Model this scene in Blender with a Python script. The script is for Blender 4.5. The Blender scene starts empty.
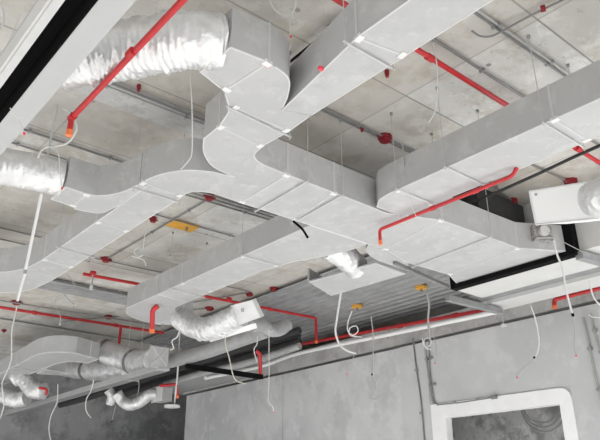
import bpy, bmesh, math, random
from mathutils import Vector, Matrix
random.seed(7)
S = bpy.context.scene
COL = S.collection
H = 4.2          # underside of the slab
# ---------------------------------------------------------------- camera
F = 664.56
YAW, PITCH, ROLL = (math.radians(a) for a in (40.033, 23.2, -0.198))
CAM = Vector((0, 0, 1.6))
_fw = Vector((math.cos(PITCH)*math.sin(YAW), math.cos(PITCH)*math.cos(YAW), math.sin(PITCH)))
_r = Vector((math.cos(YAW), -math.sin(YAW), 0)); _u = _r.cross(_fw)
_r, _u = _r*math.cos(ROLL)+_u*math.sin(ROLL), -_r*math.sin(ROLL)+_u*math.cos(ROLL)
cd = bpy.data.cameras.new('camera'); cam = bpy.data.objects.new('camera', cd); COL.objects.link(cam)
cd.sensor_width = 36; cd.lens = F/600*36; cd.clip_start = .02
cam.matrix_world = Matrix(((_r.x, _u.x, -_fw.x, CAM.x), (_r.y, _u.y, -_fw.y, CAM.y), (_r.z, _u.z, -_fw.z, CAM.z), (0, 0, 0, 1)))
S.camera = cam
def ray(px, py): return _fw + _r*((px-300)/F) + _u*((220-py)/F)
def P(px, py, x=None, y=None, z=None):      # point of a sight line on a given world plane
    d = ray(px, py); k, v = (0, x) if x is not None else (1, y) if y is not None else (2, z)
    return CAM + d*((v-CAM[k])/d[k])
def D(px, py, d): return CAM + ray(px, py)*d
def depth(p): return (Vector(p)-CAM).dot(_fw)
# ---------------------------------------------------------------- materials
def mat(name, col, rough=.6, metal=0, var=.0, scale=6, bump=0, bscale=40, emit=0, detail=6):
    m = bpy.data.materials.new(name); m.use_nodes = True
    n, l = m.node_tree.nodes, m.node_tree.links
    b = n['Principled BSDF']
    b.inputs['Base Color'].default_value = (*col, 1); b.inputs['Roughness'].default_value = rough
    b.inputs['Metallic'].default_value = metal
    tc = n.new('ShaderNodeTexCoord')
    if var:
        nz = n.new('ShaderNodeTexNoise'); nz.inputs['Scale'].default_value = scale; nz.inputs['Detail'].default_value = detail
        l.new(tc.outputs['Object'], nz.inputs['Vector'])
        mr = n.new('ShaderNodeMapRange'); mr.inputs[1].default_value = .3; mr.inputs[2].default_value = .7
        mr.inputs[3].default_value = 1-var; mr.inputs[4].default_value = 1+var
        l.new(nz.outputs['Fac'], mr.inputs[0])
        mx = n.new('ShaderNodeVectorMath'); mx.operation = 'SCALE'; mx.inputs[0].default_value = col
        l.new(mr.outputs[0], mx.inputs['Scale']); l.new(mx.outputs[0], b.inputs['Base Color'])
    if bump:
        nb = n.new('ShaderNodeTexNoise'); nb.inputs['Scale'].default_value = bscale; nb.inputs['Detail'].default_value = 4
        l.new(tc.outputs['Object'], nb.inputs['Vector'])
        bp = n.new('ShaderNodeBump'); bp.inputs['Strength'].default_value = bump; bp.inputs['Distance'].default_value = .02
        l.new(nb.outputs['Fac'], bp.inputs['Height']); l.new(bp.outputs[0], b.inputs['Normal'])
    return m
def concrete(name, c1, c2, stain, seam_y=None, seam_x=None, scale=1.2, stain_amt=.5, patch=.45, spots=.6, dirt=.5):
    m = bpy.data.materials.new(name); m.use_nodes = True
    n, l = m.node_tree.nodes, m.node_tree.links; b = n['Principled BSDF']; b.inputs['Roughness'].default_value = .85
    tc = n.new('ShaderNodeTexCoord')
    def noise(sc, det=8, rg=.6):
        q = n.new('ShaderNodeTexNoise'); q.inputs['Scale'].default_value = sc; q.inputs['Detail'].default_value = det
        q.inputs['Roughness'].default_value = rg; l.new(tc.outputs['Object'], q.inputs['Vector']); return q.outputs['Fac']
    def rng(s, a, b_, c, d):
        q = n.new('ShaderNodeMapRange'); q.inputs[1].default_value = a; q.inputs[2].default_value = b_
        q.inputs[3].default_value = c; q.inputs[4].default_value = d; l.new(s, q.inputs[0]); return q.outputs[0]
    def mix(f, a, c, mode='MIX'):
        q = n.new('ShaderNodeMix'); q.data_type = 'RGBA'; q.blend_type = mode
        if isinstance(f, float): q.inputs['Factor'].default_value = f
        else: l.new(f, q.inputs['Factor'])
        for k, v in ((6, a), (7, c)):
            if isinstance(v, tuple): q.inputs[k].default_value = (*v, 1)
            else: l.new(v, q.inputs[k])
        return q.outputs[2]
    c = mix(rng(noise(scale), .42, .58, 0, 1), c1, c2)
    c = mix(rng(noise(scale*2.3, 6, .65), .50, .62, 0, stain_amt), c, stain)
    c = mix(rng(noise(scale*4.1, 8, .7), .54, .60, 0, patch), c, tuple(min(1, v*1.22) for v in c2))
    c = mix(rng(noise(scale*11, 8, .75), .58, .68, 0, dirt), c, tuple(v*.5 for v in stain))
    vo = n.new('ShaderNodeTexVoronoi'); vo.inputs['Scale'].default_value = scale*2.6; l.new(tc.outputs['Object'], vo.inputs['Vector'])
    c = mix(rng(vo.outputs['Distance'], .045, .075, spots, 0), c, tuple(v*.28 for v in stain))
    sx = n.new('ShaderNodeSeparateXYZ'); l.new(tc.outputs['Object'], sx.inputs[0])
    for ax, pitch in (('Y', seam_y), ('X', seam_x)):
        if not pitch: continue
        per, off = pitch
        a = n.new('ShaderNodeMath'); a.operation = 'MULTIPLY_ADD'; a.inputs[1].default_value = 1/per; a.inputs[2].default_value = off
        l.new(sx.outputs[ax], a.inputs[0])
        fl = n.new('ShaderNodeMath'); fl.operation = 'FLOOR'; l.new(a.outputs[0], fl.inputs[0])
        wn = n.new('ShaderNodeTexWhiteNoise'); wn.noise_dimensions = '1D'; l.new(fl.outputs[0], wn.inputs['W'])
        c = mix(rng(wn.outputs['Value'], 0, 1, 0, .4), c, stain)
        fr = n.new('ShaderNodeMath'); fr.operation = 'PINGPONG'; fr.inputs[1].default_value = .5; l.new(a.outputs[0], fr.inputs[0])
        w = .0038/per; sk = .75 if ax == 'Y' else .4
        c = mix(rng(fr.outputs[0], w, w*2.2, sk, 0), c, tuple(v*.3 for v in c1))
    l.new(c, b.inputs['Base Color'])
    bp = n.new('ShaderNodeBump'); bp.inputs['Strength'].default_value = .25; bp.inputs['Distance'].default_value = .01
    l.new(noise(scale*10), bp.inputs['Height']); l.new(bp.outputs[0], b.inputs['Normal'])
    return m
M = {}
M['duct'] = concrete('duct_panel', (.425, .427, .43), (.462, .464, .467), (.375, .376, .376), scale=1.7, stain_amt=.5, patch=.38, spots=0, dirt=.12)
M['duct'].node_tree.nodes['Principled BSDF'].inputs['Roughness'].default_value = .5
M['duct_far'] = mat('duct_panel_dusty', (.44, .445, .45), .55, 0, .07, 7)
M['tape'] = mat('aluminium_tape', (.62, .622, .625), .45, 0, .05, 20)
M['flange'] = mat('duct_flange', (.53, .532, .535), .5, 0, .05, 9)
M['clip'] = mat('white_clip', (.70, .70, .70), .5)
M['foil'] = mat('crinkled_foil', (.76, .765, .77), .33, .55, .12, 12, .45, 30)
M['foil_far'] = mat('dusty_foil', (.74, .745, .75), .36, .5, .15, 12, .45, 24)
M['foil_dull'] = mat('grey_wrap', (.36, .365, .37), .55, .1, .12, 10, .4, 22)
M['band'] = mat('dark_clamp_band', (.22, .22, .225), .5, .4)
M['red'] = mat('red_paint', (.50, .022, .028), .4, 0, .08, 9)
M['redbox'] = mat('dark_red_plastic', (.24, .013, .02), .5, 0, .1, 30)
M['redtip'] = mat('red_connector', (.75, .06, .10), .5)
M['cap'] = mat('orange_cap', (.85, .20, .07), .5)
M['orange'] = mat('orange_plate', (.72, .37, .05), .6, 0, .12, 12)
M['white'] = mat('white_board', (.60, .60, .59), .6, 0, .05, 4)
M['white_box'] = mat('white_enamel', (.82, .82, .82), .5, 0, .02, 4)
M['trough'] = mat('white_trough', (.44, .445, .45), .5, 0, .03, 5)
M['cable'] = mat('white_cable', (.60, .60, .59), .5)
M['cable_grey'] = mat('grey_cable', (.34, .34, .33), .6)
M['cable_beige'] = mat('beige_cable', (.55, .52, .44), .6)
M['wire'] = mat('galvanised_wire', (.52, .53, .53), .45, .3)
M['steel'] = mat('galvanised_strut', (.34, .345, .35), .5, .4, .1, 8)
M['conduit'] = mat('grey_conduit', (.24, .24, .24), .5, .3, .1, 8)
M['conduit_light'] = mat('pale_conduit', (.44, .44, .43), .5, .3, .1, 8)
M['black'] = mat('black_rubber', (.006, .006, .0065), .9); M['black'].node_tree.nodes['Principled BSDF'].inputs['Specular IOR Level'].default_value = .1
M['blackpipe'] = mat('black_foam', (.03, .03, .032), .8, 0, .2, 9)
M['dark'] = mat('void_shade', (.055, .055, .057), .9, 0, .2, 2)  # shade of the void above the right wall, put into the far wall's colour
M['deck'] = mat('steel_deck', (.36, .365, .37), .5, .3, .12, 5)
M['motor'] = mat('grimy_motor', (.30, .29, .28), .6, 0, .5, 40)
M['slab'] = concrete('slab_concrete', (.55, .545, .53), (.66, .655, .64), (.42, .38, .325), seam_y=(1.02, -.456), seam_x=(.84, .35), scale=1.3, stain_amt=.7, spots=.75)
M['beam'] = concrete('beam_concrete', (.48, .48, .475), (.55, .55, .54), (.33, .32, .31), scale=1.6)
M['wall'] = concrete('wall_plaster', (.56, .57, .58), (.68, .69, .695), (.47, .475, .48), scale=.62, stain_amt=.55, patch=.35, spots=0, dirt=.12)
M['pier'] = concrete('pier_plaster', (.56, .57, .575), (.62, .63, .63), (.50, .505, .51), scale=.62, stain_amt=.4, patch=.25, spots=0, dirt=.08)
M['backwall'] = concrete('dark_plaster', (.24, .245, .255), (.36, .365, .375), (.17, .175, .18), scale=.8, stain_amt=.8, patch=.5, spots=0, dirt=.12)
M['nextwall'] = concrete('next_room_plaster', (.66, .66, .66), (.80, .80, .80), (.30, .30, .30), scale=1.1, stain_amt=.8, patch=.5, spots=.3)
M['frame'] = mat('white_reveal', (.92, .92, .92), .7, 0, .03, 6)
M['floor'] = concrete('floor_screed', (.62, .62, .61), (.68, .68, .67), (.57, .57, .56), scale=.5, stain_amt=.4)
# ---------------------------------------------------------------- mesh helpers
def BM(): return bmesh.new()
def finish(name, bm, m, parent=None, loc=None, smooth=32):
    o_loc = Vector(loc) if loc is not None else Vector((0, 0, 0))
    bmesh.ops.recalc_face_normals(bm, faces=bm.faces[:])
    if o_loc.length: bmesh.ops.translate(bm, vec=-o_loc, verts=bm.verts[:])
    me = bpy.data.meshes.new(name); bm.to_mesh(me); bm.free()
    me.materials.append(M[m] if isinstance(m, str) else m)
    if smooth:
        for p in me.polygons: p.use_smooth = True
        me.set_sharp_from_angle(angle=math.radians(smooth))
    o = bpy.data.objects.new(name, me); COL.objects.link(o)
    if parent: o.parent = parent
    else: o.location = o_loc
    return o
def box(bm, a, b, bev=0):
    x0, y0, z0 = (min(p, q) for p, q in zip(a, b)); x1, y1, z1 = (max(p, q) for p, q in zip(a, b))
    v = [bm.verts.new((x, y, z)) for z in (z0, z1) for x, y in ((x0, y0), (x1, y0), (x1, y1), (x0, y1))]
    fs = [bm.faces.new([v[i] for i in q]) for q in ((3, 2, 1, 0), (4, 5, 6, 7), (0, 1, 5, 4), (1, 2, 6, 5), (2, 3, 7, 6), (3, 0, 4, 7))]
    if bev: bmesh.ops.bevel(bm, geom=list({e for f in fs for e in f.edges}), offset=bev, segments=2, affect='EDGES', profile=.5)
    return bm
def obox(bm, c, ax, ay, az):            # oriented box: centre and three half-vectors
    c, ax, ay, az = map(Vector, (c, ax, ay, az))
    v = [bm.verts.new(c+ax*i+ay*j+az*k) for k in (-1, 1) for i, j in ((-1, -1), (1, -1), (1, 1), (-1, 1))]
    for q in ((3, 2, 1, 0), (4, 5, 6, 7), (0, 1, 5, 4), (1, 2, 6, 5), (2, 3, 7, 6), (3, 0, 4, 7)): bm.faces.new([v[i] for i in q])
    return bm
def cr(pts, n=8, closed=False):
    pts = [Vector(p) for p in pts]; out = []
    for i in range(len(pts)-1):
        p0 = pts[i-1] if i else pts[0]*2-pts[1]; p1, p2 = pts[i], pts[i+1]
        p3 = pts[i+2] if i+2 < len(pts) else pts[-1]*2-pts[-2]
        for k in range(n):
            t = k/n
            out.append(.5*((2*p1)+(p2-p0)*t+(2*p0-5*p1+4*p2-p3)*t*t+(3*p1-p0-3*p2+p3)*t**3))
    out.append(pts[-1]); return out
def tube(bm, pts, r, seg=8, rad=None, caps=True, closed=False):
    pts = [Vector(p) for p in pts]; n = len(pts); rings = []; up = None
    for i, p in enumerate(pts):
        if closed: t = pts[(i+1) % n]-pts[i-1]
        else: t = pts[min(i+1, n-1)]-pts[max(i-1, 0)]
        t = t.normalized() if t.length else Vector((0, 0, 1))
        if up is None: up = Vector((0, 0, 1)) if abs(t.z) < .9 else Vector((1, 0, 0))
        a = (up - t*up.dot(t)); a = a.normalized() if a.length > 1e-6 else t.orthogonal().normalized()
        up = a; b = t.cross(a)
        ring = []
        for k in range(seg):
            th = 2*math.pi*k/seg; rr = rad(i, k) if rad else r
            ring.append(bm.verts.new(p+(a*math.cos(th)+b*math.sin(th))*rr))
        rings.append(ring)
    for i in range(n if closed else n-1):
        A, B = rings[i], rings[(i+1) % n]
        for k in range(seg): bm.faces.new((A[k], A[(k+1) % seg], B[(k+1) % seg], B[k]))
    if caps and not closed: bm.faces.new(rings[0][::-1]); bm.faces.new(rings[-1])
    return bm
def prism(bm, out, z0, z1):
    lo = [bm.verts.new((p[0], p[1], z0)) for p in out]; hi = [bm.verts.new((p[0], p[1], z1)) for p in out]
    n = len(out); bm.faces.new(lo[::-1]); bm.faces.new(hi)
    for i in range(n): bm.faces.new((lo[i], lo[(i+1) % n], hi[(i+1) % n], hi[i]))
    return bm
USED = set()
def tag(o, label, cat, group=None, kind=None):
    o['label'] = label; o['category'] = cat
    if group: o['group'] = group
    if kind: o['kind'] = kind
    return o
class T:
    def __init__(s, name, label, cat, loc, group=None):
        s.o = bpy.data.objects.new(name, None); COL.objects.link(s.o); s.loc = Vector(loc); s.o.location = s.loc
        s.o.empty_display_size = .05
        tag(s.o, label, cat, group)
    def part(s, name, bm, m, parent=None, label=None, smooth=32):
        o = finish(name, bm, m, parent or s.o, s.loc, smooth)
        if label: o['label'] = label
        return o
def single(name, bm, m, loc, label, cat, group=None): return tag(finish(name, bm, m, None, loc), label, cat, group)
def struct(name, bm, m, smooth=0):
    o = finish(name, bm, m, smooth=smooth); o['kind'] = 'structure'; return o
# ---------------------------------------------------------------- the room
struct('floor', box(BM(), (-7, -7, -.2), (9, 14, 0)), 'floor')
struct('ceiling', box(BM(), (-7, -7, H), (9.2, 14, H+.3)), 'slab')
W = 6.9
bm = BM()                                                     # plaster wall with the opening for the window
y0, y1, wt = 3.835, 5.395, 3.58
yE = 11.7
box(bm, (W, -7, 0), (W+.08, y0, wt)); box(bm, (W, y1, 0), (W+.08, 8.655, wt)); box(bm, (W, 8.667, 0), (W+.08, yE, wt))
box(bm, (W, y0, 2.60), (W+.08, y1, wt)); box(bm, (W, y0, 0), (W+.08, y1, .94))
wr = struct('wall_right', bm, 'wall')
bm = box(BM(), (W-.02, 5.62, 0), (W-.001, 6.1, wt))
struct('trim_3', bm, 'pier')
bm = box(BM(), (W-.012, -7, 0), (W-.001, 3.70, wt)); box(bm, (W-.012, 3.70, 2.772), (W-.001, 5.62, wt))
struct('trim_4', bm, 'pier')
bm = box(BM(), (W+.03, -7, 3.63), (W+.3, yE+.2, 3.90)); struct('trim_5', bm, 'beam')
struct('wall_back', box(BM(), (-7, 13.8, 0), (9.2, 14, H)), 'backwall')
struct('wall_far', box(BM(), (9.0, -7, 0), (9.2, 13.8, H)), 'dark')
# the window: a broad white plastered surround with one rounded corner
def surround():
    out = [Vector((5.61, .85)), Vector((5.61, 2.766))]
    out += [Vector((3.70+.12-.12*math.sin(a), 2.756-.12+.12*math.cos(a))) for a in [i*math.pi/16 for i in range(9)]]
    out += [Vector((3.70, .85))]
    inn = [(5.385, .95), (5.385, 2.59), (3.845, 2.59), (3.845, .95)]
    bm = BM()
    X0, X1 = W-.03, W+.085
    def ring(pts, x): return [bm.verts.new((x, p[0], p[1])) for p in pts]
    # face made of four strips (mitred) on the room side, plus outer rim and reveal
    for x in (X0,):
        a, b = ring(out, x), ring(inn, x)
        bm.faces.new((a[0], a[1], b[1], b[0]))
        bm.faces.new([a[1]] + a[2:7] + [b[2], b[1]])
        bm.faces.new(a[6:] + [b[3], b[2]])
        bm.faces.new((a[-1], a[0], b[0], b[3]))
        c, d = ring(out, W), ring(inn, X1)
        n = len(a)
        for i in range(n): bm.faces.new((a[i], a[(i+1) % n], c[(i+1) % n], c[i]))
        for i in range(4): bm.faces.new((b[i], d[i], d[(i+1) % 4], b[(i+1) % 4]))
    return bm
win = struct('window_1', surround(), 'frame')
struct('wall_next_room', box(BM(), (8.0, 1.5, 0), (8.1, 11, 3.58)), 'nextwall')
# white boards of the bulkhead the main trunk runs into
bm = box(BM(), (5.30, -1.5, 3.60), (5.82, 3.95, 3.64)); box(bm, (5.30, -1.5, 3.64), (5.34, 2.62, H)); box(bm, (5.30, 2.62, 3.86), (5.34, 3.82, H)); box(bm, (5.30, 3.82, 3.64), (5.34, 3.95, H))
struct('trim_1', bm, 'white')
bm = box(BM(), (6.07, -1.5, 3.60), (6.40, 4.15, 3.64)); struct('trim_2', bm, 'white')
bm = box(BM(), (5.80, -1.5, 3.6405), (6.09, 4.1, 3.66)); struct('trim_6', bm, 'steel')
# corrugated metal deck fixed under the slab
bm = BM(); xs = []; x = 5.08; k = 0
while x < 7.35:
    xs += [(x, H-.05), (x+.05, H-.05), (x+.075, H-.004), (x+.125, H-.004)]; x += .15
rows = [[bm.verts.new((a, y, b)) for a, b in xs] for y in (4.2, 10.4)]
for i in range(len(xs)-1): bm.faces.new((rows[0][i], rows[0][i+1], rows[1][i+1], rows[1][i]))
dk = struct('trim_7', bm, 'deck')
bm = BM(); ys = []; y = 7.93
while y < 8.36: ys += [(y, H-.06), (y+.03, H-.06), (y+.05, H-.01), (y+.08, H-.01)]; y += .1
rows = [[bm.verts.new((x, a, b)) for a, b in ys] for x in (2.3, 4.4)]
for i in range(len(ys)-1): bm.faces.new((rows[0][i], rows[0][i+1], rows[1][i+1], rows[1][i]))
struct('trim_8', bm, 'deck')
struct('trim_9', box(BM(), (1.6, 8.38, H-.05), (4.6, 9.0, H+.01)), 'slab')
struct('trim_10', box(BM(), (.9, 3.62, H-.045), (2.35, 3.86, H+.01)), 'beam')
# ---------------------------------------------------------------- ducts
ZB, ZT = 3.6, 3.84
def V2(p): return Vector((p[0], p[1]))
def duct(name, label, out, z0=ZB, z1=ZT, seams=(), loc=None, m='duct', cat='duct', group=None, clips=True, edge=True, opens=(), er=.0045):
    c = loc or (sum(p[0] for p in out)/len(out), sum(p[1] for p in out)/len(out), z0)
    t = T(name, label, cat, c, group)
    bm = prism(BM(), out, z0, z1)
    t.part('duct_body', bm, m, smooth=25)
    if edge:
        def near(p, seg):
            a, b = V2(seg[0]), V2(seg[1]); d = b-a; f = max(0, min(1, (V2(p)-a).dot(d)/d.length_squared)); return (V2(p)-a-d*f).length < .05
        cuts = list(seams)+list(opens); runs, cur = [], []
        for i in range(len(out)+1):
            p, q = out[i % len(out)], out[(i+1) % len(out)]
            if not cur: cur = [p]
            if i == len(out) or any(near(p, c_) and near(q, c_) for c_ in cuts):
                if len(cur) > 1: runs.append(cur)
                cur = []
            else: cur.append(q)
        for rn in runs: t.part('edge_tape', tube(BM(), [(p[0], p[1], z0+.001) for p in rn], er, 6), 'tape')
    for p, q in seams:
        p, q = V2(p), V2(q); d = (q-p); L = d.length; d.normalize(); nrm = Vector((-d.y, d.x))
        mid = (p+q)/2; j = t.part('joint_flange', obox(BM(), (mid.x, mid.y, (z0+z1)/2), (d.x*(L/2+.0025), d.y*(L/2+.0025), 0), (nrm.x*.007, nrm.y*.007, 0), (0, 0, (z1-z0)/2+.0025)), 'flange', smooth=0)
        if clips:
            for e in (p, q):
                cc = e + (mid-e).normalized()*.014
                t.part('corner_clip', obox(BM(), (cc.x, cc.y, z0+.004), (d.x*.016, d.y*.016, 0), (nrm.x*.024, nrm.y*.024, 0), (0, 0, .009)), 'clip', parent=j, smooth=0)
    return t
def c2(pts, n=6): return [(p.x, p.y) for p in cr([(a[0], a[1], 0) for a in pts], n)]
# long supply duct overhead, tapering into the junction
duct('supply_duct', 'long grey rectangular duct crossing the top centre of the frame and tapering into the junction',
     [(2.095, -.4), (2.095, 2.395), (1.938, 2.455), (1.82, 1.745), (1.82, -.4)], opens=[((2.095, 2.395), (1.935, 2.455))], seams=[((1.82, 1.75), (2.095, 1.70)), ((1.82, .7), (2.095, .7))])
# elbow with the first foil hose, and neck
e1 = duct('takeoff_elbow', 'curved grey duct elbow joining the biggest crinkled foil hose to the junction',
     [(1.41, 2.186)] + c2([(1.615, 2.163), (1.77, 2.20), (1.868, 2.32), (1.934, 2.459)]) + [(2.094, 2.40), (2.108, 2.606), (2.095, 2.845), (1.765, 2.815), (1.722, 2.66)] + c2([(1.68, 2.60), (1.61, 2.53), (1.56, 2.497)], 4) + [(1.405, 2.446)],
     opens=[((2.094, 2.40), (1.934, 2.459)), ((1.765, 2.815), (2.095, 2.845))], seams=[((1.62, 2.163), (1.59, 2.50)), ((1.712, 2.60), (2.106, 2.608))])
# junction where the flow turns into the trunk
duct('junction_elbow', 'broad grey duct fitting curving from the neck into the wide main trunk',
     [(1.765, 2.82), (2.096, 2.852), (2.109, 2.93)] + c2([(2.125, 2.975), (2.178, 3.015), (2.25, 3.035)], 4) + [(2.45, 3.045), (2.47, 3.60), (2.38, 3.595), (2.204, 3.292)] + c2([(2.09, 3.285), (1.984, 3.245), (1.865, 3.14), (1.775, 3.0)])[1:],
     seams=[((1.765, 2.822), (2.096, 2.852)), ((2.452, 3.045), (2.47, 3.60))], opens=[((2.38, 3.595), (2.204, 3.292))])
duct('main_trunk_duct', 'widest grey duct, running across the middle from the junction towards the white bulkhead',
     [(2.453, 3.045), (3.42, 3.06), (3.84, 2.885), (4.825, 2.855), (4.93, 3.68), (4.35, 3.70), (4.20, 3.66), (3.95, 3.60), (2.472, 3.60)],
     opens=[((2.453, 3.045), (2.472, 3.60)), ((4.825, 2.855), (4.93, 3.68))], seams=[((2.88, 3.052), (2.97, 3.60)), ((3.84, 2.885), (3.97, 3.605)), ((4.822, 2.857), (4.926, 3.678))])
t = duct('trunk_end_transition', 'flared end piece of the wide trunk with a damper motor, sealed into the white bulkhead',
     [(4.828, 2.853), (5.20, 2.64), (5.20, 3.80), (4.936, 3.682)], opens=[((5.20, 2.64), (5.20, 3.80)), ((4.828, 2.853), (4.936, 3.682))])
a, b = Vector((4.828, 2.853, 0)), Vector((5.20, 2.64, 0)); dd = (b-a).normalized(); nn = Vector((dd.y, -dd.x, 0))
mc = a+dd*.215+nn*.02+Vector((0, 0, 3.735))
dm = t.part('damper_motor', obox(BM(), mc, dd*.085, nn*.03, (0, 0, .07)), 'motor')
t.part('motor_housing', tube(BM(), [mc+nn*.02+Vector((0, 0, .01)), mc+nn*.07+Vector((0, 0, .01))], .045, 14), 'cable', parent=dm)
t.part('actuator_rod', tube(BM(), [mc+nn*.03-dd*.07-Vector((0, 0, .05)), mc+nn*.05+dd*.08-Vector((0, 0, .045))], .009, 8), 'steel', parent=dm)
bm = BM()
for A, B in (((5.205, 2.56, 3.555), (5.295, 2.64, 3.90)), ((5.205, 3.80, 3.555), (5.295, 3.88, 3.90)), ((5.205, 2.64, 3.555), (5.295, 3.80, 3.599)), ((5.205, 2.64, 3.845), (5.295, 3.80, 3.90))): box(bm, A, B)
t.part('black_gasket', bm, 'black', smooth=0)
# left branch: elbow, straight run, second take-off, end elbow
duct('branch_elbow', 'S-shaped grey duct elbow left of the junction, its near side a tall curved face',
     [(2.3805, 3.595), (2.2045, 3.292)] + c2([(2.05, 3.325), (1.922, 3.396), (1.84, 3.50), (1.79, 3.62), (1.765, 3.77)]) + [(2.082, 3.78)] + c2([(2.09, 3.70), (2.116, 3.655), (2.17, 3.612), (2.257, 3.592)], 4),
     seams=[((1.765, 3.765), (2.082, 3.775))], opens=[((2.3805, 3.595), (2.2045, 3.292))])
duct('side_takeoff_fitting', 'short grey duct elbow with concave near side, holding the hose at left edge',
     [(1.402, 4.152), (1.54, 4.165)] + c2([(1.615, 4.155), (1.69, 4.07), (1.74, 3.95), (1.764, 3.79)]) + [(1.818, 3.79), (1.818, 4.14)] + c2([(1.818, 4.16), (1.805, 4.26), P(100, 213, z=3.6), P(77, 209.5, z=3.6), (1.54, 4.43)], 4) + [(1.396, 4.407)],
     opens=[((1.764, 3.79), (1.818, 3.79)), ((1.818, 3.79), (1.818, 4.14))], seams=[((1.56, 4.168), (1.56, 4.43))])
duct('branch_duct', 'straight grey duct running from the S-shaped elbow down to the left edge',
     [(1.822, 3.785), (2.09, 3.785), (2.10, 5.74), (1.82, 5.70)], opens=[((1.822, 3.785), (2.09, 3.785)), ((1.82, 5.7), (2.10, 5.74))], seams=[((1.822, 4.60), (2.094, 4.62)), ((1.82, 5.695), (2.10, 5.735))])
duct('branch_end_elbow', 'rounded grey duct elbow turning out of the frame at the left edge',
     [(1.82, 5.71), (2.10, 5.75)] + c2([(2.103, 5.95), (2.10, 6.25), (2.055, 6.65), (1.95, 6.86), (1.80, 6.98), (1.6, 7.02)]) + [(1.2, 7.02), (1.2, 6.36), (1.50, 6.36)] + c2([(1.60, 6.33), (1.70, 6.22), (1.79, 6.02)], 4),
     seams=[((1.35, 6.36), (1.35, 7.02))])
# lower branch off the trunk
duct('lower_branch_duct', 'grey rectangular duct slanting from the trunk down towards the sagging foil hose',
     [(3.13, 3.605), (3.76, 3.605)] + c2([(3.75, 3.80), (3.68, 4.05), (3.56, 4.35), (3.505, 4.7)], 4) + [(3.50, 6.05), (3.12, 6.0)], z1=3.82, opens=[((3.12, 6.0), (3.5, 6.05))], seams=[((3.13, 4.52), (3.53, 4.52)), ((3.12, 5.52), (3.50, 5.56))])
duct('lower_branch_elbow', 'rounded grey end elbow of the slanting lower branch duct, feeding the sagging foil hose',
     [(3.12, 6.005), (3.50, 6.055)] + c2([(3.51, 6.3), (3.56, 6.42), (3.66, 6.50)], 4) + [(3.84, 6.50), (3.84, 7.02)] + c2([(3.66, 7.10), (3.45, 7.04), (3.27, 6.94), (3.16, 6.80)]) + [(3.11, 6.66)], z1=3.82,
     seams=[((3.72, 6.50), (3.72, 7.075))])
for lab, (px, py) in (('red paint tag on the bottom edge of the top duct', (321, 68.5)), ('red paint tag on the edge of the elbow by the biggest hose', (267.5, 65))):
    p = P(px, py, z=3.604); single('paint_tag', obox(BM(), p, (.014, 0, 0), (0, .009, 0), (0, 0, .008)), 'redtip', p, lab, 'tag')
# right hand duct
duct('return_duct', 'large grey rectangular duct at upper right, its end closed against the trunk',
     [(3.18, -.6), (3.56, -.6), (3.56, 3.03), (3.28, 3.03), (3.20, 2.93), (3.18, 2.82)], z1=3.83, seams=[((3.18, 1.55), (3.56, 1.55)), ((3.185, 2.74), (3.56, 2.74))])
# little plenum beside the trunk with its shoe
t = duct('side_plenum', 'shallow open grey plenum tray under the trunk, with a white foil hose curling into it',
     [(4.13, 3.87), (4.56, 3.90), (4.50, 4.86), (4.03, 4.66)], z0=3.585, z1=3.60)
bm = BM(); prism(bm, [(4.545, 3.90), (4.56, 3.90), (4.50, 4.86), (4.485, 4.86)], 3.60, 3.76); prism(bm, [(4.13, 3.87), (4.56, 3.90), (4.56, 3.915), (4.13, 3.885)], 3.60, 3.70)
prism(bm, [(4.03, 4.66), (4.50, 4.86), (4.49, 4.875), (4.02, 4.675)], 3.60, 3.73)
t.part('side_panel', bm, 'duct', smooth=0)
bm = BM(); prism(bm, c2([(3.78, 3.61), (3.86, 3.72), (4.0, 3.80), (4.14, 3.84)], 4) + [(4.55, 3.86), (4.40, 3.712), (4.2, 3.672), (3.95, 3.612)], 3.60, 3.80)
t.part('curved_shoe', bm, 'duct', label='curved hood from the trunk to the tray')
# ---------------------------------------------------------------- foil hoses
def flex(name, label, pts, r, m='foil', group='foil hoses', pitch=.03, amp=.05, crumple=.05, n=None, bands=(), seg=30, cat='flexible duct'):
    path = cr(pts, 40)
    # even resampling
    L = [0]
    for a, b in zip(path, path[1:]): L.append(L[-1]+(b-a).length)
    N = n or max(24, int(L[-1]/(pitch/5))); ev = []; j = 0
    for i in range(N+1):
        s = L[-1]*i/N
        while j < len(L)-2 and L[j+1] < s: j += 1
        f = (s-L[j])/max(1e-9, L[j+1]-L[j]); ev.append(path[j].lerp(path[j+1], min(1, f)))
    rnd = random.Random(hash(label) % 9999 if False else len(label)*7+int(r*1000))
    ph = [rnd.uniform(0, 6.28) for _ in range(12)]
    step = L[-1]/N
    nr = int(L[-1]/pitch)+3; ra = [(rnd.uniform(.3, 1.5), rnd.uniform(0, 6.28), rnd.choice((1, 2, 3)), rnd.uniform(-.35, .35)) for _ in range(nr)]
    def rad(i, k):
        th = 2*math.pi*k/seg; s = i*step
        w_ = s/pitch+.35*math.sin(2*th+ph[0])+.3*math.sin(3*th+ph[3]+s*9); w_ = max(0, min(nr-1.001, w_))
        A_ = ra[int(w_)]; v = (math.sin(math.pi*(w_-int(w_)))**.8)*A_[0]*(.75+.45*math.sin(A_[2]*th+A_[1]))-.55
        c = math.sin(5*th+s*31+ph[1])*math.sin(s*47+ph[2])+.7*math.sin(9*th-s*59+ph[4])+.6*math.sin(3*th+s*19+ph[5])
        return r*(1+amp*v+crumple*.45*c+rnd.uniform(-.2, .2)*crumple)
    t = T(name, label, cat, pts[0], group)
    h = t.part('hose', tube(BM(), ev, r, seg, rad=rad), m, smooth=75)
    for f, w in bands:
        i = int(f*N); i2 = min(N, i+max(1, int(w/step)))
        t.part('clamp_band', tube(BM(), [ev[i], ev[i2]], r*1.06, 24), 'band')
    return t
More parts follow.
